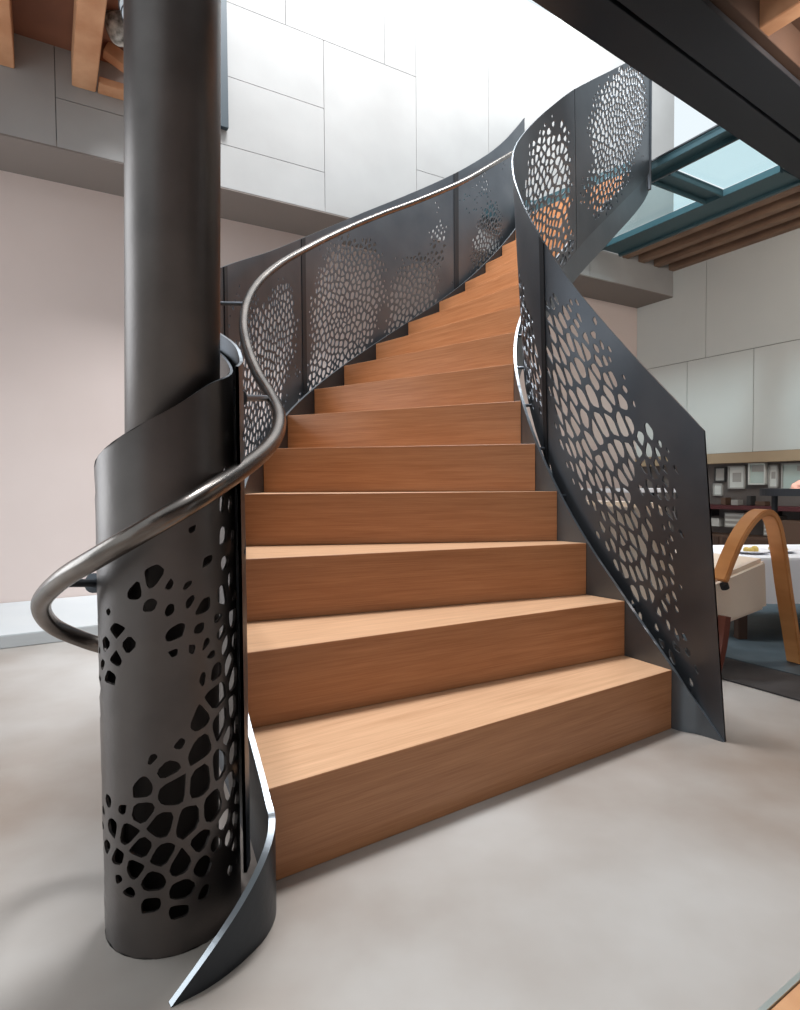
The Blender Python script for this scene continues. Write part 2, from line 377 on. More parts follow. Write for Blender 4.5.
sp(plate('stringer', pl, .012, M_string, mat('stringer_edge', (.24, .255, .27), .35, .9)))
# soffit plate between the stringers
bm = NB(); rows = []
for k in range(17):
    zz = max(.004, (k + 1) * RISE - .235); rows.append([bm.verts.new((*LP[k], zz)), bm.verts.new((*RP[k], zz)), bm.verts.new((*RP[k], zz + .008)), bm.verts.new((*LP[k], zz + .008))])
for a, b in zip(rows[1:], rows[2:]):
    for j in range(4): bm.faces.new((a[j], a[(j + 1) % 4], b[(j + 1) % 4], b[j]))
sp(obj('soffit_plate', bm, M_steel))
# landing at the head of the stair
ld = [(1.17, 5.25), (1.86, 4.52), tuple(uv(-1.99, .95))[:2], tuple(uv(-1.99, .452))[:2], tuple(uv(-2.9, .452))[:2]]
bm = NB(); prism(bm, ld, 3.02, 3.23); sp(obj('landing', bm, M_teal, bevel=.002))

# --- perforated sheets: Voronoi cells with shrunken rounded openings, real thickness
def voronoi_cells(Wd, Hd, pts, cell):
    grid = {}
    for i, p in enumerate(pts): grid.setdefault((int(p[0] / cell), int(p[1] / cell)), []).append(i)
    out = []
    for i, p in enumerate(pts):
        poly = [(0, 0), (Wd, 0), (Wd, Hd), (0, Hd)]
        r = 4 * cell
        poly = [(max(0, p[0] - r), max(0, p[1] - r)), (min(Wd, p[0] + r), max(0, p[1] - r)), (min(Wd, p[0] + r), min(Hd, p[1] + r)), (max(0, p[0] - r), min(Hd, p[1] + r))]
        gx, gy = int(p[0] / cell), int(p[1] / cell); nb = []
        for a in range(-3, 4):
            for b in range(-3, 4): nb += grid.get((gx + a, gy + b), [])
        nb = sorted((j for j in nb if j != i), key=lambda j: (pts[j][0] - p[0]) ** 2 + (pts[j][1] - p[1]) ** 2)
        for j in nb:
            q = pts[j]; dx, dy = q[0] - p[0], q[1] - p[1]; dd = dx * dx + dy * dy
            rm = max((c[0] - p[0]) ** 2 + (c[1] - p[1]) ** 2 for c in poly)
            if dd > 4 * rm: break
            c0 = (q[0] ** 2 + q[1] ** 2 - p[0] ** 2 - p[1] ** 2) / 2
            new = []; m = len(poly)
            val = [c[0] * dx + c[1] * dy - c0 for c in poly]
            for s in range(m):
                a, b = poly[s], poly[(s + 1) % m]; va, vb = val[s], val[(s + 1) % m]
                if va <= 0: new.append(a)
                if (va < 0 < vb) or (vb < 0 < va):
                    t = va / (va - vb); new.append((a[0] + (b[0] - a[0]) * t, a[1] + (b[1] - a[1]) * t))
            poly = new
            if len(poly) < 3: break
        # drop tiny edges
        q = []
        for c in poly:
            if not q or (c[0] - q[-1][0]) ** 2 + (c[1] - q[-1][1]) ** 2 > 1e-7: q.append(c)
        if len(q) > 2 and (q[0][0] - q[-1][0]) ** 2 + (q[0][1] - q[-1][1]) ** 2 <= 1e-7: q.pop()
        if len(q) > 2: out.append((p, q))
    return out
def poisson(Wd, Hd, rfun, rmin, tries=30):
    pts = []; grid = {}; cell = rmin * 1.5
    n = int(Wd * Hd / (rmin * rmin) * 6)
    for _ in range(n):
        x, y = random.uniform(0, Wd), random.uniform(0, Hd); r = rfun(x, y)
        gx, gy = int(x / cell), int(y / cell); ok = True; R = int(r / cell) + 1
        for a in range(-R, R + 1):
            for b in range(-R, R + 1):
                for q in grid.get((gx + a, gy + b), ()):
                    if (q[0] - x) ** 2 + (q[1] - y) ** 2 < r * r: ok = False; break
                if not ok: break
            if not ok: break
        if ok: pts.append((x, y)); grid.setdefault((gx, gy), []).append((x, y))
    return pts
class Surf:
    """sheet between a bottom and a top curve given by (x, y, zbot, ztop) control points (u = arc length)"""
    def __init__(s, path, n=10):
        s.D = catmull(path, n); s.n = n; s.L = [0]
        for a, b in zip(s.D, s.D[1:]): s.L.append(s.L[-1] + math.hypot(b[0] - a[0], b[1] - a[1]))
        s.len = s.L[-1]; s.cut = 0
    def at(s, u):
        u = min(max(u, 0), s.len); lo, hi = 0, len(s.L) - 1
        while hi - lo > 1:
            m = (lo + hi) // 2
            if s.L[m] <= u: lo = m
            else: hi = m
        t = (u - s.L[lo]) / max(1e-9, s.L[hi] - s.L[lo]); a, b = s.D[lo], s.D[hi]
        p = a.lerp(b, t)
        ta = (s.D[min(lo + 1, len(s.D) - 1)] - s.D[max(lo - 1, 0)]); tb = (s.D[min(hi + 1, len(s.D) - 1)] - s.D[max(hi - 1, 0)])
        tt = ta.normalized().lerp(tb.normalized(), t)
        nn = Vector((tt[1], -tt[0], 0)).normalized()
        return p, nn
    def u_of(s, k):     # u at control point index k (float)
        i = min(int(k * s.n), len(s.L) - 1); f = k * s.n - int(k * s.n)
        return s.L[i] if i + 1 >= len(s.L) else s.L[i] * (1 - f) + s.L[i + 1] * f
    def P(s, u, w):     # w 0..1
        if s.cut and u < .35: u = u + s.cut * w * (1 - u / .35)
        p, nn = s.at(u); o = -(p[4] if len(p) > 4 else 0) * w
        return Vector((p[0] + nn.x * o, p[1] + nn.y * o, p[2] + (p[3] - p[2]) * w)), nn
def perforated(name, sf, ua, ub, Hd, blobs, m, t=.006, rbase=.042, seed=1, noise_s=7.0, big=()):
    """blobs: (u, w, ru, rw, amp) in arc length and 0..1 height"""
    random.seed(seed); Wd = ub - ua
    def g(x, y):
        u = ua + x; w = y / Hd; v = 0
        for (bu, bw, ru, rw, am) in blobs:
            d = ((u - bu) / ru) ** 2 + ((w - bw) / rw) ** 2
            v = max(v, am * (1 - d))
        return v + .22 * noise.noise(Vector((u * noise_s, w * noise_s * Hd, seed * 3.7)))
    def rf(x, y):
        v = g(x, y); u = ua + x; w = y / Hd
        k = 1.0
        for (bu, bw, rr, kk) in big:
            d = math.hypot(u - bu, (w - bw) * Hd) / rr
            if d < 1: k = max(k, 1 + (kk - 1) * (1 - d))
        return rbase * k * (1.0 if v > .25 else .82) * (.85 + .3 * (noise.noise(Vector((u * 9, w * 9, seed))) + .5))
    pts = poisson(Wd, Hd, rf, rbase * .62)
    cells = voronoi_cells(Wd, Hd, pts, rbase)
    V_, F_, N_, MI = [], [], [], []
    rim = []
    def add(x, y, side):
        p, nn = sf.P(ua + x, y / Hd); V_.append(p + nn * (t / 2 * side)); N_.append(nn * side); return len(V_) - 1
    def face(idx, nn, mi=0): F_.append(idx); MI.append(mi)
    for p, poly in cells:
        cx = sum(c[0] for c in poly) / len(poly); cy = sum(c[1] for c in poly) / len(poly)
        v = g(cx, cy)
        edge = min(cx, Wd - cx, cy, Hd - cy)
        hole = v > .10 and edge > .02 and random.random() < min(1, .22 + v * 2.1)
        mr = min(math.hypot(c[0] - cx, c[1] - cy) for c in poly)
        m_ = len(poly)
        if hole:
            f = min(1 - .0052 / max(mr, .007), .26 + 1.0 * v + random.uniform(-.09, .09)); f = max(.22, min(.88 if m is M_steel2 else .78, f))
            S_ = [(cx + (c[0] - cx) * f, cy + (c[1] - cy) * f) for c in poly]
            H_ = []
            for a in range(m_):
                A, B = S_[a], S_[(a + 1) % m_]
                H_.append((A[0] * .78 + B[0] * .22, A[1] * .78 + B[1] * .22)); H_.append((A[0] * .22 + B[0] * .78, A[1] * .22 + B[1] * .78))
            for side in (1, -1):
                o_ = [add(c[0], c[1], side) for c in poly]; h_ = [add(c[0], c[1], side) for c in H_]
                for a in range(m_):
                    b = (a + 1) % m_
                    q1 = [o_[a], o_[b], h_[2 * a + 1], h_[2 * a]]; q2 = [o_[b], h_[2 * b], h_[2 * a + 1]]
                    face(q1 if side > 0 else q1[::-1], side); face(q2 if side > 0 else q2[::-1], side)
            hm = len(H_); ri = []
            for a in range(hm):
                A, B = H_[a], H_[(a + 1) % hm]
                P1, n1 = sf.P(ua + A[0], A[1] / Hd); P2, n2 = sf.P(ua + B[0], B[1] / Hd)
                C_, _ = sf.P(ua + cx, cy / Hd); nd = (C_ - (P1 + P2) / 2).normalized()
                i0 = len(V_); V_.extend([P1 + n1 * t / 2, P2 + n2 * t / 2, P2 - n2 * t / 2, P1 - n1 * t / 2]); N_.extend([nd] * 4)
                face([i0, i0 + 1, i0 + 2, i0 + 3], 0, 1)
        else:
            for side in (1, -1):
                o_ = [add(c[0], c[1], side) for c in poly]
                face(o_ if side > 0 else o_[::-1], side)
    # outer rims
    def rimrow(pts2, inward):
        for A, B in zip(pts2, pts2[1:]):
            P1, n1 = sf.P(ua + A[0], A[1] / Hd); P2, n2 = sf.P(ua + B[0], B[1] / Hd)
            i0 = len(V_); V_.extend([P1 + n1 * t / 2, P2 + n2 * t / 2, P2 - n2 * t / 2, P1 - n1 * t / 2])
            d = (P2 - P1).cross(n1).normalized() * inward; N_.extend([d] * 4); face([i0, i0 + 1, i0 + 2, i0 + 3], 0, 2)
    nn_ = max(8, int(Wd / .02))
    rimrow([(Wd * i / nn_, Hd) for i in range(nn_ + 1)], 1 if (sf.P(ua + .01, 1)[0] - sf.P(ua, 1)[0]).cross(sf.P(ua, 1)[1]).z > 0 else -1)
    rimrow([(Wd * i / nn_, 0) for i in range(nn_ + 1)], -1 if (sf.P(ua + .01, 0)[0] - sf.P(ua, 0)[0]).cross(sf.P(ua, 0)[1]).z > 0 else 1)
    for x in (0, Wd): rimrow([(x, 0), (x, Hd)], 1)
    me = bpy.data.meshes.new(name); me.from_pydata([tuple(v) for v in V_], [], F_)
    for p, mi in zip(me.polygons, MI): p.use_smooth = True; p.material_index = mi
    me.validate(); me.update()
    try: me.normals_split_custom_set_from_vertices([tuple(n.normalized()) for n in N_])
    except Exception as e: print('normals', e)
    return link(name, me, [m, m, M_edge])

# right-hand (inner) guard
GR = offset_path(RP, .048)
rise_r = [.835, .845, .85, .835, .82, .82, .84, .86, .86, .85, .83, .81, .80, .79, .78, .76, .70]
lean_r = [.0, .0, .0, .01, .025, .04, .05, .055, .05, .04, .02, .01, 0, 0, 0, 0]
ri_path = [(.985, 1.800, -.0, .90, 0), (.952, 1.850, .03, .935, 0)] + [(p[0], p[1], (k + 1) * RISE - .06, (k + 1) * RISE + rise_r[k], lean_r[k]) for k, p in enumerate(GR[:16])]
SR = Surf(ri_path); SR.cut = .075
ur = lambda k: SR.u_of(k + 1)       # k = step number
Lr = SR.len
bl = []
def B(fn, k, w, dk, dw, a): bl.append((fn(k), w, max(.03, abs(fn(k + dk) - fn(k - dk)) / 2), dw, a))
B(ur, 3.1, .55, 1.7, .42, .95); B(ur, 2.0, .30, 1.3, .33, .55); B(ur, 1.5, .62, .9, .25, .42); B(ur, 3.9, .70, .9, .25, .7); B(ur, 1.2, .12, .8, .12, .4)
sp(perforated('guard_panel', SR, 0, ur(4.9), .85, bl, M_steel, seed=5, rbase=.035, big=[(ur(3.1), .62, .22, 1.55)]))
bl = []
B(ur, 6.3, .30, 1.2, .32, .8); B(ur, 9.8, .5, 1.6, .50, .8); B(ur, 10.0, .1, 1.4, .2, .5)
sp(perforated('guard_panel', SR, ur(4.92), ur(11.3), .85, bl, M_steel, seed=6, rbase=.035))
bl = []
B(ur, 13.9, .62, 2.2, .48, 1.0); B(ur, 13.2, .28, 1.8, .30, .6)
sp(perforated('guard_panel', SR, ur(11.32), Lr, .85, bl, M_steel, seed=8, rbase=.034))
# cover strips over the sheet joints (sub-parts would float apart: parts of the stair)
M_dark_strip = mat('dark_joint_strip', (.012, .013, .016), .5, .3)
def seam(sf, u, w0=0.0, w1=1.0, side=-1, wd=.022, name='joint_strip'):
    bm = NB(); a, n1 = sf.P(u - wd / 2, w0); b, n2 = sf.P(u + wd / 2, w0); c, _ = sf.P(u + wd / 2, w1); d, _ = sf.P(u - wd / 2, w1)
    o1, o2 = .0035 * side, .0075 * side
    hexa(bm, [a + n1 * o1, b + n2 * o1, b + n2 * o2, a + n1 * o2, d + n1 * o1, c + n2 * o1, c + n2 * o2, d + n1 * o2])
    return sp(obj(name, bm, M_dark_strip))
seam(SR, ur(4.91)); seam(SR, ur(11.31))
# end post of the guard on the landing
p, n1 = SR.P(Lr, 0); q, _ = SR.P(Lr, 1)
bm = NB(); tube(bm, [Vector((p.x, p.y, p.z - .12)), Vector((q.x, q.y, q.z + .004))], .014, 10); sp(obj('end_post', bm, M_steel))
# small spacer pins between stringer and guard
def pin(a, b, r=.007, name='spacer_pin'):
    bm = NB(); tube(bm, [Vector(a), Vector(b)], r, 10); return sp(obj(name, bm, M_steel, smooth=False))
for k in (2, 4, 5, 6, 7, 8, 10, 12, 14):
    z = k * RISE - .02
    pin((*RS[k - 1], z), (*GR[k - 1], z))

# left-hand (outer) guard
GL = offset_path(LP, -.085)
rise_l = {5: .80, 6: .815, 7: .84, 8: .862, 9: .875, 10: .868, 11: .853, 12: .83, 13: .80, 14: .77, 15: .75, 16: .74, 17: .73}
lo = [(-.288, 1.075, .08, 1.00), (-.292, 1.12, .08, 1.02), (-.322, 1.19, .10, 1.065), (-.385, 1.28, .16, 1.115), (-.47, 1.41, .24, 1.18), (-.585, 1.62, .35, 1.28), (-.665, 1.92, .49, 1.42), (-.70, 2.25, .65, 1.58), (-.70, 2.6, .80, 1.745)]
IDX5 = 8
li_path = lo + [(GL[k - 1][0], GL[k - 1][1], k * RISE - .10, k * RISE + rise_l[k]) for k in range(6, 18)]
SL = Surf(li_path)
ul = lambda k: SL.u_of(IDX5 + (k - 5))
def seg_l(ka, kb, blobs, seed, ua=None, rb=.042):
    global bl
    bl = []
    for x in blobs: B(ul, *x)
    return sp(perforated('guard_panel', SL, ul(ka) if ua is None else ua, ul(kb), .85, bl, M_steel, seed=seed, rbase=rb))
seg_l(0, 4.60, [(3.6, .45, .7, .3, .5)], 11, ua=0)
seg_l(4.63, 7.10, [(5.6, .36, 1.15, .42, 1.0), (6.3, .55, .7, .3, .75), (5.1, .1, .7, .3, .9)], 12, rb=.031)
seg_l(7.13, 11.95, [(8.4, .45, 1.25, .52, 1.0), (8.0, .12, 1.0, .25, .9), (10.4, .25, 1.0, .34, .85), (11.3, .55, .5, .25, .35)], 13, rb=.031)
seg_l(11.98, 17.0, [(13.6, .25, 1.1, .36, .8), (13.2, .7, .7, .2, .3)], 14, rb=.031)
for k in (4.615, 7.115, 11.965): seam(SL, ul(k), side=1, wd=.045)
# sheet curling round the column
cc = (-.424, 1.09); rc = .114
arc = [(-.52, 1.45, .45, 1.16), (-.435, 1.335, .36, 1.11), (-.36, 1.225, .2, 1.055), (-.318, 1.145, .02, 1.01)]
for a, zt in ((0, .985), (-30, .962), (-60, .92), (-90, .885), (-120, .853), (-150, .825), (-180, .80), (-210, .78), (-240, .765), (-265, .755)):
    arc.append((cc[0] + rc * math.cos(R_(a)), cc[1] + rc * math.sin(R_(a)), .0, zt))
SC = Surf(arc)
uc = lambda a: SC.u_of(4 + (-a) / 30.0)
bl = []
def BC(a, w, da, dw, am): bl.append((uc(a), w, rc * R_(da), dw, am))
BC(-64, .23, 56, .18, 1.0); BC(-32, .34, 34, .20, .9); BC(-8, .35, 26, .32, .7); BC(-10, .68, 22, .25, .35); BC(-128, .25, 26, .14, .38); BC(-118, .62, 34, .14, .30); BC(-55, .60, 45, .12, .26); BC(-88, .70, 16, .06, .62); BC(-45, .80, 26, .06, .22)
sp(perforated('guard_panel', SC, 0, SC.len, .9, bl, M_steel2, t=.005, seed=24, rbase=.032, noise_s=9, big=[(uc(-58), .25, .09, 1.3)]))

# handrail on the outer side, looping round the column
HR = [(516, 151, 4.85), (492, 165, 4.55), (462, 182, 4.25), (420, 200, 3.97), (380, 215, 3.72), (340, 232, 3.43), (305, 249.5, 3.12), (280, 264, 2.86), (260, 281, 2.62), (247.5, 301, 2.38), (243.5, 325, 2.16), (248, 350, 1.96), (257.5, 374, 1.78), (270, 395, 1.62), (278.5, 414, 1.48), (277.5, 432, 1.36), (266, 450, 1.24), (240, 471, 1.09), (200, 497.5, .95), (150, 527, .89), (100, 556, .90), (61, 580, .97), (41, 604, 1.08), (52, 625, 1.19), (84, 640, 1.26), (118, 650, 1.28), (140, 655, 1.27)]
HP = catmull([at(*q) for q in HR], 8)
bm = NB(); tube(bm, HP, .0165, 24); hr = sp(obj('handrail', bm, M_rail, smooth=True))
def bracket(a, b, plate_n):
    bm = NB(); a, b = Vector(a), Vector(b); tube(bm, [a, b], .0075, 12)
    d = (b - a).normalized(); tube(bm, [a - d * .001, a + d * .008], .018, 16)
    o = obj('bracket', bm, M_steel, smooth=False); o.parent = hr; return o
bracket(at(238, 398, 1.17), at(266, 398, 1.58), 0)
bracket(at(96, 583, 1.09), at(60, 583, 1.0), 0)
def near_on(sf, p):
    best = None
    for i in range(400):
        u = sf.len * i / 399; q, n1 = sf.P(u, .5); d = math.hypot(q.x - p.x, q.y - p.y)
        if best is None or d < best[0]: best = (d, u)
    q, n1 = sf.at(best[1]); return Vector((q[0], q[1], p.z))
for i in (73,):
    p = HP[i]; bracket(near_on(SL, p), p, 0)

# ------------------------------------------------------------------ round steel column
t = thing('steel_column', 'tall round blackened steel column wrapped by the perforated sheet at its foot', 'column', (-.428, 1.095, 0))
t.rotation_euler = (0, R_(1.1), 0)
bm = NB(); tube(bm, [Vector((0, 0, .012)), Vector((0, 0, 3.4))], .081, 72, True)
o = obj('shaft', bm, M_steel2, t)
for p in o.data.polygons: p.use_smooth = len(p.vertices) == 4
bm = NB(); tube(bm, [Vector((0, 0, .0)), Vector((0, 0, .012))], .09, 48); obj('base_plate', bm, M_steel2, t)
# ------------------------------------------------------------------ objects round the stair
# steel flat standing on the upper panel wall
bm = NB(); uvbox(bm, -4.74, -4.665, .452, .49, 3.13, 4.7)
M_dteal = mat('dark_teal_paint', (.016, .03, .04), .5)
tag(obj('steel_upright', bm, M_dteal, bevel=.002), 'narrow dark steel upright on the pale panel wall right of the round column', 'upright')
# lantern
M_lant = mat('white_lantern_paper', (.75, .80, .84), .7, 0, (.45, .55, .62), 30)
t = thing('pendant_lamp', 'round white pendant lamp partly hidden behind the round column', 'lamp', (-1.20, 3.0, 3.13))
bm = NB(); bmesh.ops.create_uvsphere(bm, u_segments=32, v_segments=20, radius=.14, matrix=Matrix.Diagonal((1, 1, 1.2, 1))); obj('lamp_shade', bm, M_lant, t, True)
bm = NB()
for i in range(9):
    z = -.14 + .28 * i / 8; rr = .1405 * math.sqrt(max(0, 1 - (z / .168) ** 2)) + .002
    tube(bm, [Vector((rr * math.cos(a), rr * math.sin(a), z)) for a in [2 * math.pi * k / 28 for k in range(29)]], .003, 6, False)
obj('rib', bm, M_steel, t, True)
bm = NB(); tube(bm, [Vector((0, 0, .166)), Vector((0, 0, .197))], .004, 8); obj('cord', bm, M_beam, t)
# mottled bundle lying behind the timbers
M_mot = mat('mottled_insulation', (.05, .05, .045), .9, 0, (.62, .62, .58), 22, .3, 30)
bm = NB(); bmesh.ops.create_icosphere(bm, subdivisions=4, radius=.085)
for v in bm.verts: v.co *= 1 + .35 * noise.noise(v.co * 9); v.co.z *= 1.15
o = obj('insulation_bundle', bm, M_mot, None, True); o.location = uv(-5.35, .85, 3.30)
tag(o, 'mottled grey and white bundle tucked between timber joist and lamp', 'insulation')

# wooden platform corner at the lower right
M_wfloor = mat('orange_wood_board', (.50, .24, .11), .45, 0, (.60, .32, .16), 3, 0, 40, 4, (6, 1, 1))
t = thing('wooden_platform', 'orange wooden board with a pale edge strip at the bottom right corner', 'board', (.69, .92, 0))
bm = NB(); hexa(bm, [Vector(q) for q in ((-.310, -.168, 0), (.0, -.62, 0), (.52, -.28, 0), (.237, .180, 0), (-.310, -.168, .02), (.0, -.62, .02), (.52, -.28, .02), (.237, .180, .02))]); obj('board', bm, M_wfloor, t, bevel=.002)
bm = NB(); hexa(bm, [Vector(q) for q in ((-.3145, -.161, 0), (-.3105, -.1675, 0), (.2365, .1805, 0), (.2325, .187, 0), (-.3145, -.161, .022), (-.3105, -.1675, .022), (.2365, .1805, .022), (.2325, .187, .022))]); obj('edge_strip', bm, mat('pale_metal_strip', (.5, .55, .52), .35, .7), t)

# rug under the seating group; its slate field paints in the floor sheen
M_rug_sheen = mat('slate_sheen_rug', (.055, .082, .10), .45, 0, (.075, .105, .125), 12)
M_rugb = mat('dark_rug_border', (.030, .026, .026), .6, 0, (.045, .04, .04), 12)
t = thing('rug', 'dark bordered rug with floor sheen painted in slate blue under the armchair and low table', 'rug', uv(-2.2, 2.9, 0))
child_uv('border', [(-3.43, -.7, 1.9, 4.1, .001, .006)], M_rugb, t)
child_uv('sheen_field', [(-3.14, -1.0, 2.1, 3.9, .0062, .009)], M_rug_sheen, t)

# armchair with bent wood arms
M_bent = mat('orange_bent_wood', (.50, .20, .06), .35, 0, (.62, .28, .10), 3, 0, 40, 4, (1, 1, 5))
M_cream = mat('cream_upholstery', (.90, .76, .62), .85, 0, (.92, .79, .66), 6, .15, 200)
ch = thing('armchair', 'low cream upholstered armchair with arched orange bent wood arms', 'armchair', (1.29, 2.42, .013), math.atan2(.17, .40))
def band(pts, y0, w, th):
    bm = NB(); D = catmull([(x, z, 0) for x, z in pts], 8); rows = []
    for i, p in enumerate(D):
        q = D[min(i + 1, len(D) - 1)] - D[max(i - 1, 0)]; n_ = Vector((-q.y, q.x, 0)).normalized() * th / 2
        a, b = p + n_, p - n_
        rows.append([bm.verts.new(v) for v in ((a.x, y0, a.y), (a.x, y0 + w, a.y), (b.x, y0 + w, b.y), (b.x, y0, b.y))])
    for a, b in zip(rows, rows[1:]):
        for j in range(4): bm.faces.new((a[j], a[(j + 1) % 4], b[(j + 1) % 4], b[j]))
    bm.faces.new(rows[0][::-1]); bm.faces.new(rows[-1]); return bm
armc = [(-.03, .385), (.015, .47), (.075, .56), (.15, .63), (.22, .652), (.275, .615), (.315, .50), (.36, .30), (.435, .0)]
for y0 in (-.06, .60):
    a_ = obj('arm', band(armc, y0, .065, .026), M_bent, ch, bevel=.004)
    bm = NB(); tube(bm, [Vector((-.01, y0 + .03, .372)), Vector((.0, y0 + .03, .352))], .016, 12); b_ = obj('bolt', bm, M_beam, a_)
    obj('leg', band([(.0, .24), (-.02, .12), (-.06, .0)], y0 + .015, .035, .03), mat('dark_red_wood', (.14, .035, .02), .5) if y0 < 0 else bpy.data.materials['dark_red_wood'], ch)
# side rail, seat cushion, back
bm = NB(); hexa(bm, [Vector(q) for q in ((-.10, .008, .16), (.315, .008, .235), (.315, .592, .235), (-.10, .592, .16), (-.10, .008, .36), (.30, .008, .455), (.30, .592, .455), (-.10, .592, .36))]); obj('seat', bm, M_cream, ch, bevel=.018)
bm = NB(); hexa(bm, [Vector(q) for q in ((-.22, .012, .17), (-.105, .012, .17), (-.105, .588, .17), (-.22, .588, .17), (-.36, .012, .70), (-.26, .012, .70), (-.26, .588, .70), (-.36, .588, .70))]); obj('backrest', bm, M_cream, ch, bevel=.02)

# low table with white cloth
M_cloth = mat('white_cloth', (.78, .80, .85), .8, 0, (.82, .83, .87), 3)
t = thing('low_table', 'low table under a plain white cloth behind the armchair', 'table', (2.22, 3.22, .0095))
def cloth_table(w, d, h, hem, parent, seed):
    bm = NB(); n = 90; top = []; bot = []; mid = []
    for i in range(n):
        a = 2 * math.pi * i / n; c, s_ = math.cos(a), math.sin(a); k = 6
        rr = (abs(c) ** k + abs(s_) ** k) ** (-1 / k); x, y = c * rr * w / 2, s_ * rr * d / 2
        f = 1 + .012 * math.sin(a * 17 + seed)
        top.append(bm.verts.new((x, y, h))); mid.append(bm.verts.new((x * 1.008, y * 1.008, h - .01))); bot.append(bm.verts.new((x * 1.03 * f, y * 1.03 * f, hem)))
    bm.faces.new(top)
    for i in range(n):
        j = (i + 1) % n
        bm.faces.new((top[i], mid[i], mid[j], top[j])); bm.faces.new((mid[i], bot[i], bot[j], mid[j]))
    return bm
bm = NB(); box(bm, (0, 0, .395), (1.16, .60, .025)); obj('tabletop', bm, M_darkwood, t)
for x in (-.52, .52):
    for y in (-.24, .24):
        bm = NB(); box(bm, (x, y, .191), (.045, .045, .382)); obj('leg', bm, M_darkwood, t, bevel=.003)
o = obj('tablecloth', cloth_table(1.2, .64, .412, .19, None, 1), M_cloth); o.location = (2.22, 3.22, .0095)
tag(o, 'white cloth draped over the low table behind the armchair', 'tablecloth')
def plate_of(px, name_label, Y, col, sd):
    random.seed(sd); p = at(px, 551, Y); t = thing('plate', name_label, 'plate', (p.x, Y, .4245), 0, 'plates on the low table')
    bm = NB(); prof = [(.03, 0), (.05, .001), (.085, .012), (.083, .015), (.048, .005), (0.0, .004)]; seg = 24; rings = []
    for r, z in prof[:-1]: rings.append([bm.verts.new((r * math.cos(2 * math.pi * k / seg), r * math.sin(2 * math.pi * k / seg), z)) for k in range(seg)])
    for a, b in zip(rings, rings[1:]):
        for k in range(seg): bm.faces.new((a[k], a[(k + 1) % seg], b[(k + 1) % seg], b[k]))
    bm.faces.new(rings[0][::-1]); bm.faces.new(rings[-1]); obj('dish', bm, M_cloth, t, False)
    bm = NB()
    for k in range(6):
        q = Vector((random.uniform(-.04, .04), random.uniform(-.04, .04), .016)); bmesh.ops.create_icosphere(bm, subdivisions=2, radius=random.uniform(.014, .02), matrix=Matrix.Translation(q))
    f = obj('food', bm, mat('yellow_food_%d' % sd, col, .6), t, True); f['kind'] = 'stuff'
plate_of(751, 'plate of yellow snacks on the white cloth, framed by the arched chair arm', 3.10, (.62, .45, .12), 4)
plate_of(779, 'plate of pale yellow snacks on the white cloth, right of the chair arm', 3.14, (.72, .55, .28), 5)

# second, higher white table farther back, seen through the perforations
t = thing('dining_table', 'white topped table farther back, glimpsed through the perforated guard', 'table', (1.62, 4.75, 0))
bm = NB(); box(bm, (0, 0, .735), (1.1, .6, .03)); obj('tabletop', bm, M_cloth, t, bevel=.004)
for x in (-.48, .48):
    for y in (-.24, .24):
        bm = NB(); box(bm, (x, y, .36), (.04, .04, .72)); obj('leg', bm, M_beam, t, bevel=.003)

# black pedestal table with an unidentified pinkish shape, modelled as a lump, at the right edge
p = at(790, 494, 4.3)
t = thing('pedestal_table', 'small black topped pedestal table at the right edge in front of the shelves', 'table', (p.x + .06, 4.3, .0095))
bm = NB(); tube(bm, [Vector((0, 0, .685)), Vector((0, 0, .735))], .24, 40); obj('tabletop', bm, M_beam, t)
bm = NB(); tube(bm, [Vector((-.17, 0, .015)), Vector((-.17, 0, .685))], .02, 16); obj('leg', bm, M_beam, t)
bm = NB(); tube(bm, [Vector((-.08, 0, 0)), Vector((-.08, 0, .02))], .17, 32); obj('base', bm, M_beam, t)
bm = NB(); bmesh.ops.create_icosphere(bm, subdivisions=4, radius=1)
for v in bm.verts:
    n_ = 1 + .16 * noise.noise(v.co * 2.3); v.co = Vector((v.co.x * .11 * n_, v.co.y * .07 * n_, max(0, (v.co.z * .055 + .018 + .02 * v.co.x) * n_)))
o = obj('pinkish_lump', bm, mat('pink_orange_lump', (.72, .36, .28), .8, 0, (.78, .44, .34), 8), None, True); o.location = (p.x + .09, 4.25, .7455)
tag(o, 'unidentified pinkish orange lump lying on the black pedestal table', 'cloth')

# shelf zone under the pale panels of the right wall
M_white = mat('white_paper', (.62, .63, .60), .7); M_green = mat('greenish_glass_sheet', (.38, .47, .44), .3, 0, (.45, .53, .50), 5)
M_greyf = mat('grey_frame', (.34, .33, .31), .5); M_blk = mat('black_frame', (.03, .03, .03), .5); M_maroon = mat('maroon_shelf', (.075, .012, .016), .4); M_brown = mat('brown_cupboard', (.10, .055, .035), .5)
def frame_pic(name, label, cat, v0, v1, za, zb, mf, mi, du=.02, marks=None, group='framed sheets on the shelf wall'):
    t = thing(name, label, cat, uv(-.0, (v0 + v1) / 2, za), 0, group)
    def c(nm, boxes, m): return child_uv2(nm, boxes, m, t)
    w = .014
    c('frame', [(.099 - du, .099, v0, v1, za, za + w), (.099 - du, .099, v0, v1, zb - w, zb), (.099 - du, .099, v0, v0 + w, za, zb), (.099 - du, .099, v1 - w, v1, za, zb)], mf)
    c('sheet', [(.099 - du * .6, .099, v0 + w * .8, v1 - w * .8, za + w * .8, zb - w * .8)], mi)
    if marks: c('print', [(.099 - du * .6 - .002, .099 - du * .6, v0 + (v1 - v0) * a, v0 + (v1 - v0) * b, za + (zb - za) * e, za + (zb - za) * f) for a, b, e, f in marks], M_greyf)
    return t
def child_uv2(name, boxes, m, parent):
    b_ = NB()
    for x in boxes: uvbox(b_, *x)
    o = obj(name, b_, m, parent); o.matrix_parent_inverse = Matrix.Translation(-parent.location); return o
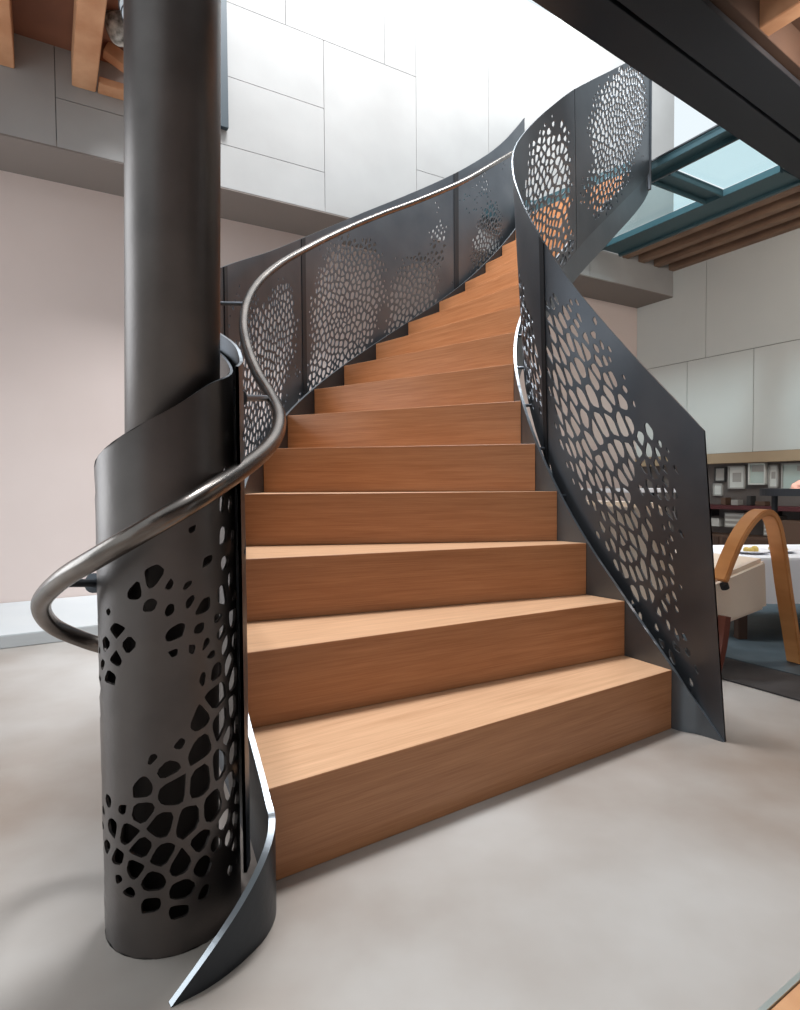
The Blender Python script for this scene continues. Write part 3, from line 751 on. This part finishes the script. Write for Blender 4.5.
frame_pic('picture_frame', 'dark framed sheet on the shelf wall, nearest the edge of the perforated guard', 'frame', .87, .99, .80, .95, M_blk, M_greyf, .02, [(.2, .8, .3, .7)])
frame_pic('picture_frame', 'white framed sheet hanging left of the green sheet on the shelf wall', 'frame', 1.02, 1.19, .73, .955, M_greyf, M_white, .03, [(.25, .75, .3, .7)])
frame_pic('notice_board', 'pale green sheet with a dark gridded top overlapping the beige rail', 'notice', 1.23, 1.39, .77, .975, M_white, M_green, .05, [(.15, .85, .6, .9)])
frame_pic('picture_frame', 'narrow pale framed sheet right of the green sheet on the shelf wall', 'frame', 1.40, 1.49, .74, .955, M_greyf, M_white, .02, [(.3, .7, .4, .7)])
frame_pic('picture_frame', 'largest grey framed sheet on the shelf wall, above the black pedestal table', 'frame', 1.52, 1.74, .72, .965, M_greyf, M_green, .03, [(.6, .85, .7, .9)])
frame_pic('picture_frame', 'small pale framed sheet hanging low beside the guard edge on the shelf wall', 'frame', .86, .96, .66, .785, M_greyf, M_white, .02)
t = thing('wall_shelf', 'long maroon shelf on the dark wall behind the armchair', 'shelf', uv(0, 1.6, .5), 0)
child_uv2('shelf_board', [(-.12, .098, .62, 3.0, .535, .575)], M_maroon, t)
for v0 in (.9, 1.5, 2.3): child_uv2('shelf_bracket', [(-.08, .098, v0, v0 + .02, .46, .535)], M_blk, t)
def wbox(name, label, cat, v0, v1, za, zb, m, du, slats=0, group=None):
    t = thing(name, label, cat, uv(.0, (v0 + v1) / 2, za), 0, group)
    child_uv2('case', [(.098 - du, .098, v0, v1, za, zb)], m, t)
    if slats:
        child_uv2('slats', [(.098 - du - .004, .098 - du, v0 + .008, v1 - .008, za + (zb - za) * (i + .3) / slats, za + (zb - za) * (i + .75) / slats) for i in range(slats)], M_white, t)
    return t
wbox('storage_box', 'grey box standing on the floor cupboard below the maroon shelf, seen inside the chair arm', 'box', 1.06, 1.25, .36, .50, M_greyf, .14, 3)
wbox('slatted_box', 'white slatted box under the maroon shelf right of the chair arm', 'box', 1.42, 1.56, .30, .48, M_greyf, .12, 5)
wbox('storage_box', 'pale box under the maroon shelf beside the guard edge', 'box', .84, .99, .36, .44, M_white, .12)
t = thing('cupboard', 'long low dark cupboard under the maroon shelf', 'cupboard', uv(0, 1.6, 0), 0)
child_uv2('carcass', [(-.16, .098, .60, 1.60, .0, .29)], M_brown, t)
for v0 in (.62, 1.12): child_uv2('door', [(-.175, -.1605, v0, v0 + .46, .03, .27)], M_darkwood, t)
t = thing('tall_cabinet', 'brown cabinet under the maroon shelf at the right edge', 'cabinet', uv(0, 1.8, 0), 0)
child_uv2('carcass', [(-.10, .098, 1.62, 2.3, .0, .455)], M_brown, t)
for v0 in (1.63, 1.97): child_uv2('door', [(-.115, -.1005, v0, v0 + .32, .02, .44)], M_brown, t)
for i, (v0, w, h, m) in enumerate(((1.03, .05, .07, M_brown), (1.13, .07, .05, M_greyf), (1.28, .04, .09, M_blk), (1.36, .09, .04, M_brown))):
    bm = NB(); uvbox(bm, -.06, .03, v0, v0 + w, .576, .576 + h)
    tag(obj('small_box', bm, m, bevel=.003), ['small brown box on the maroon shelf, leftmost of four', 'low grey box on the maroon shelf', 'tallest black box on the maroon shelf', 'flat brown box on the maroon shelf, rightmost of four'][i], 'box', 'small boxes on the maroon shelf')
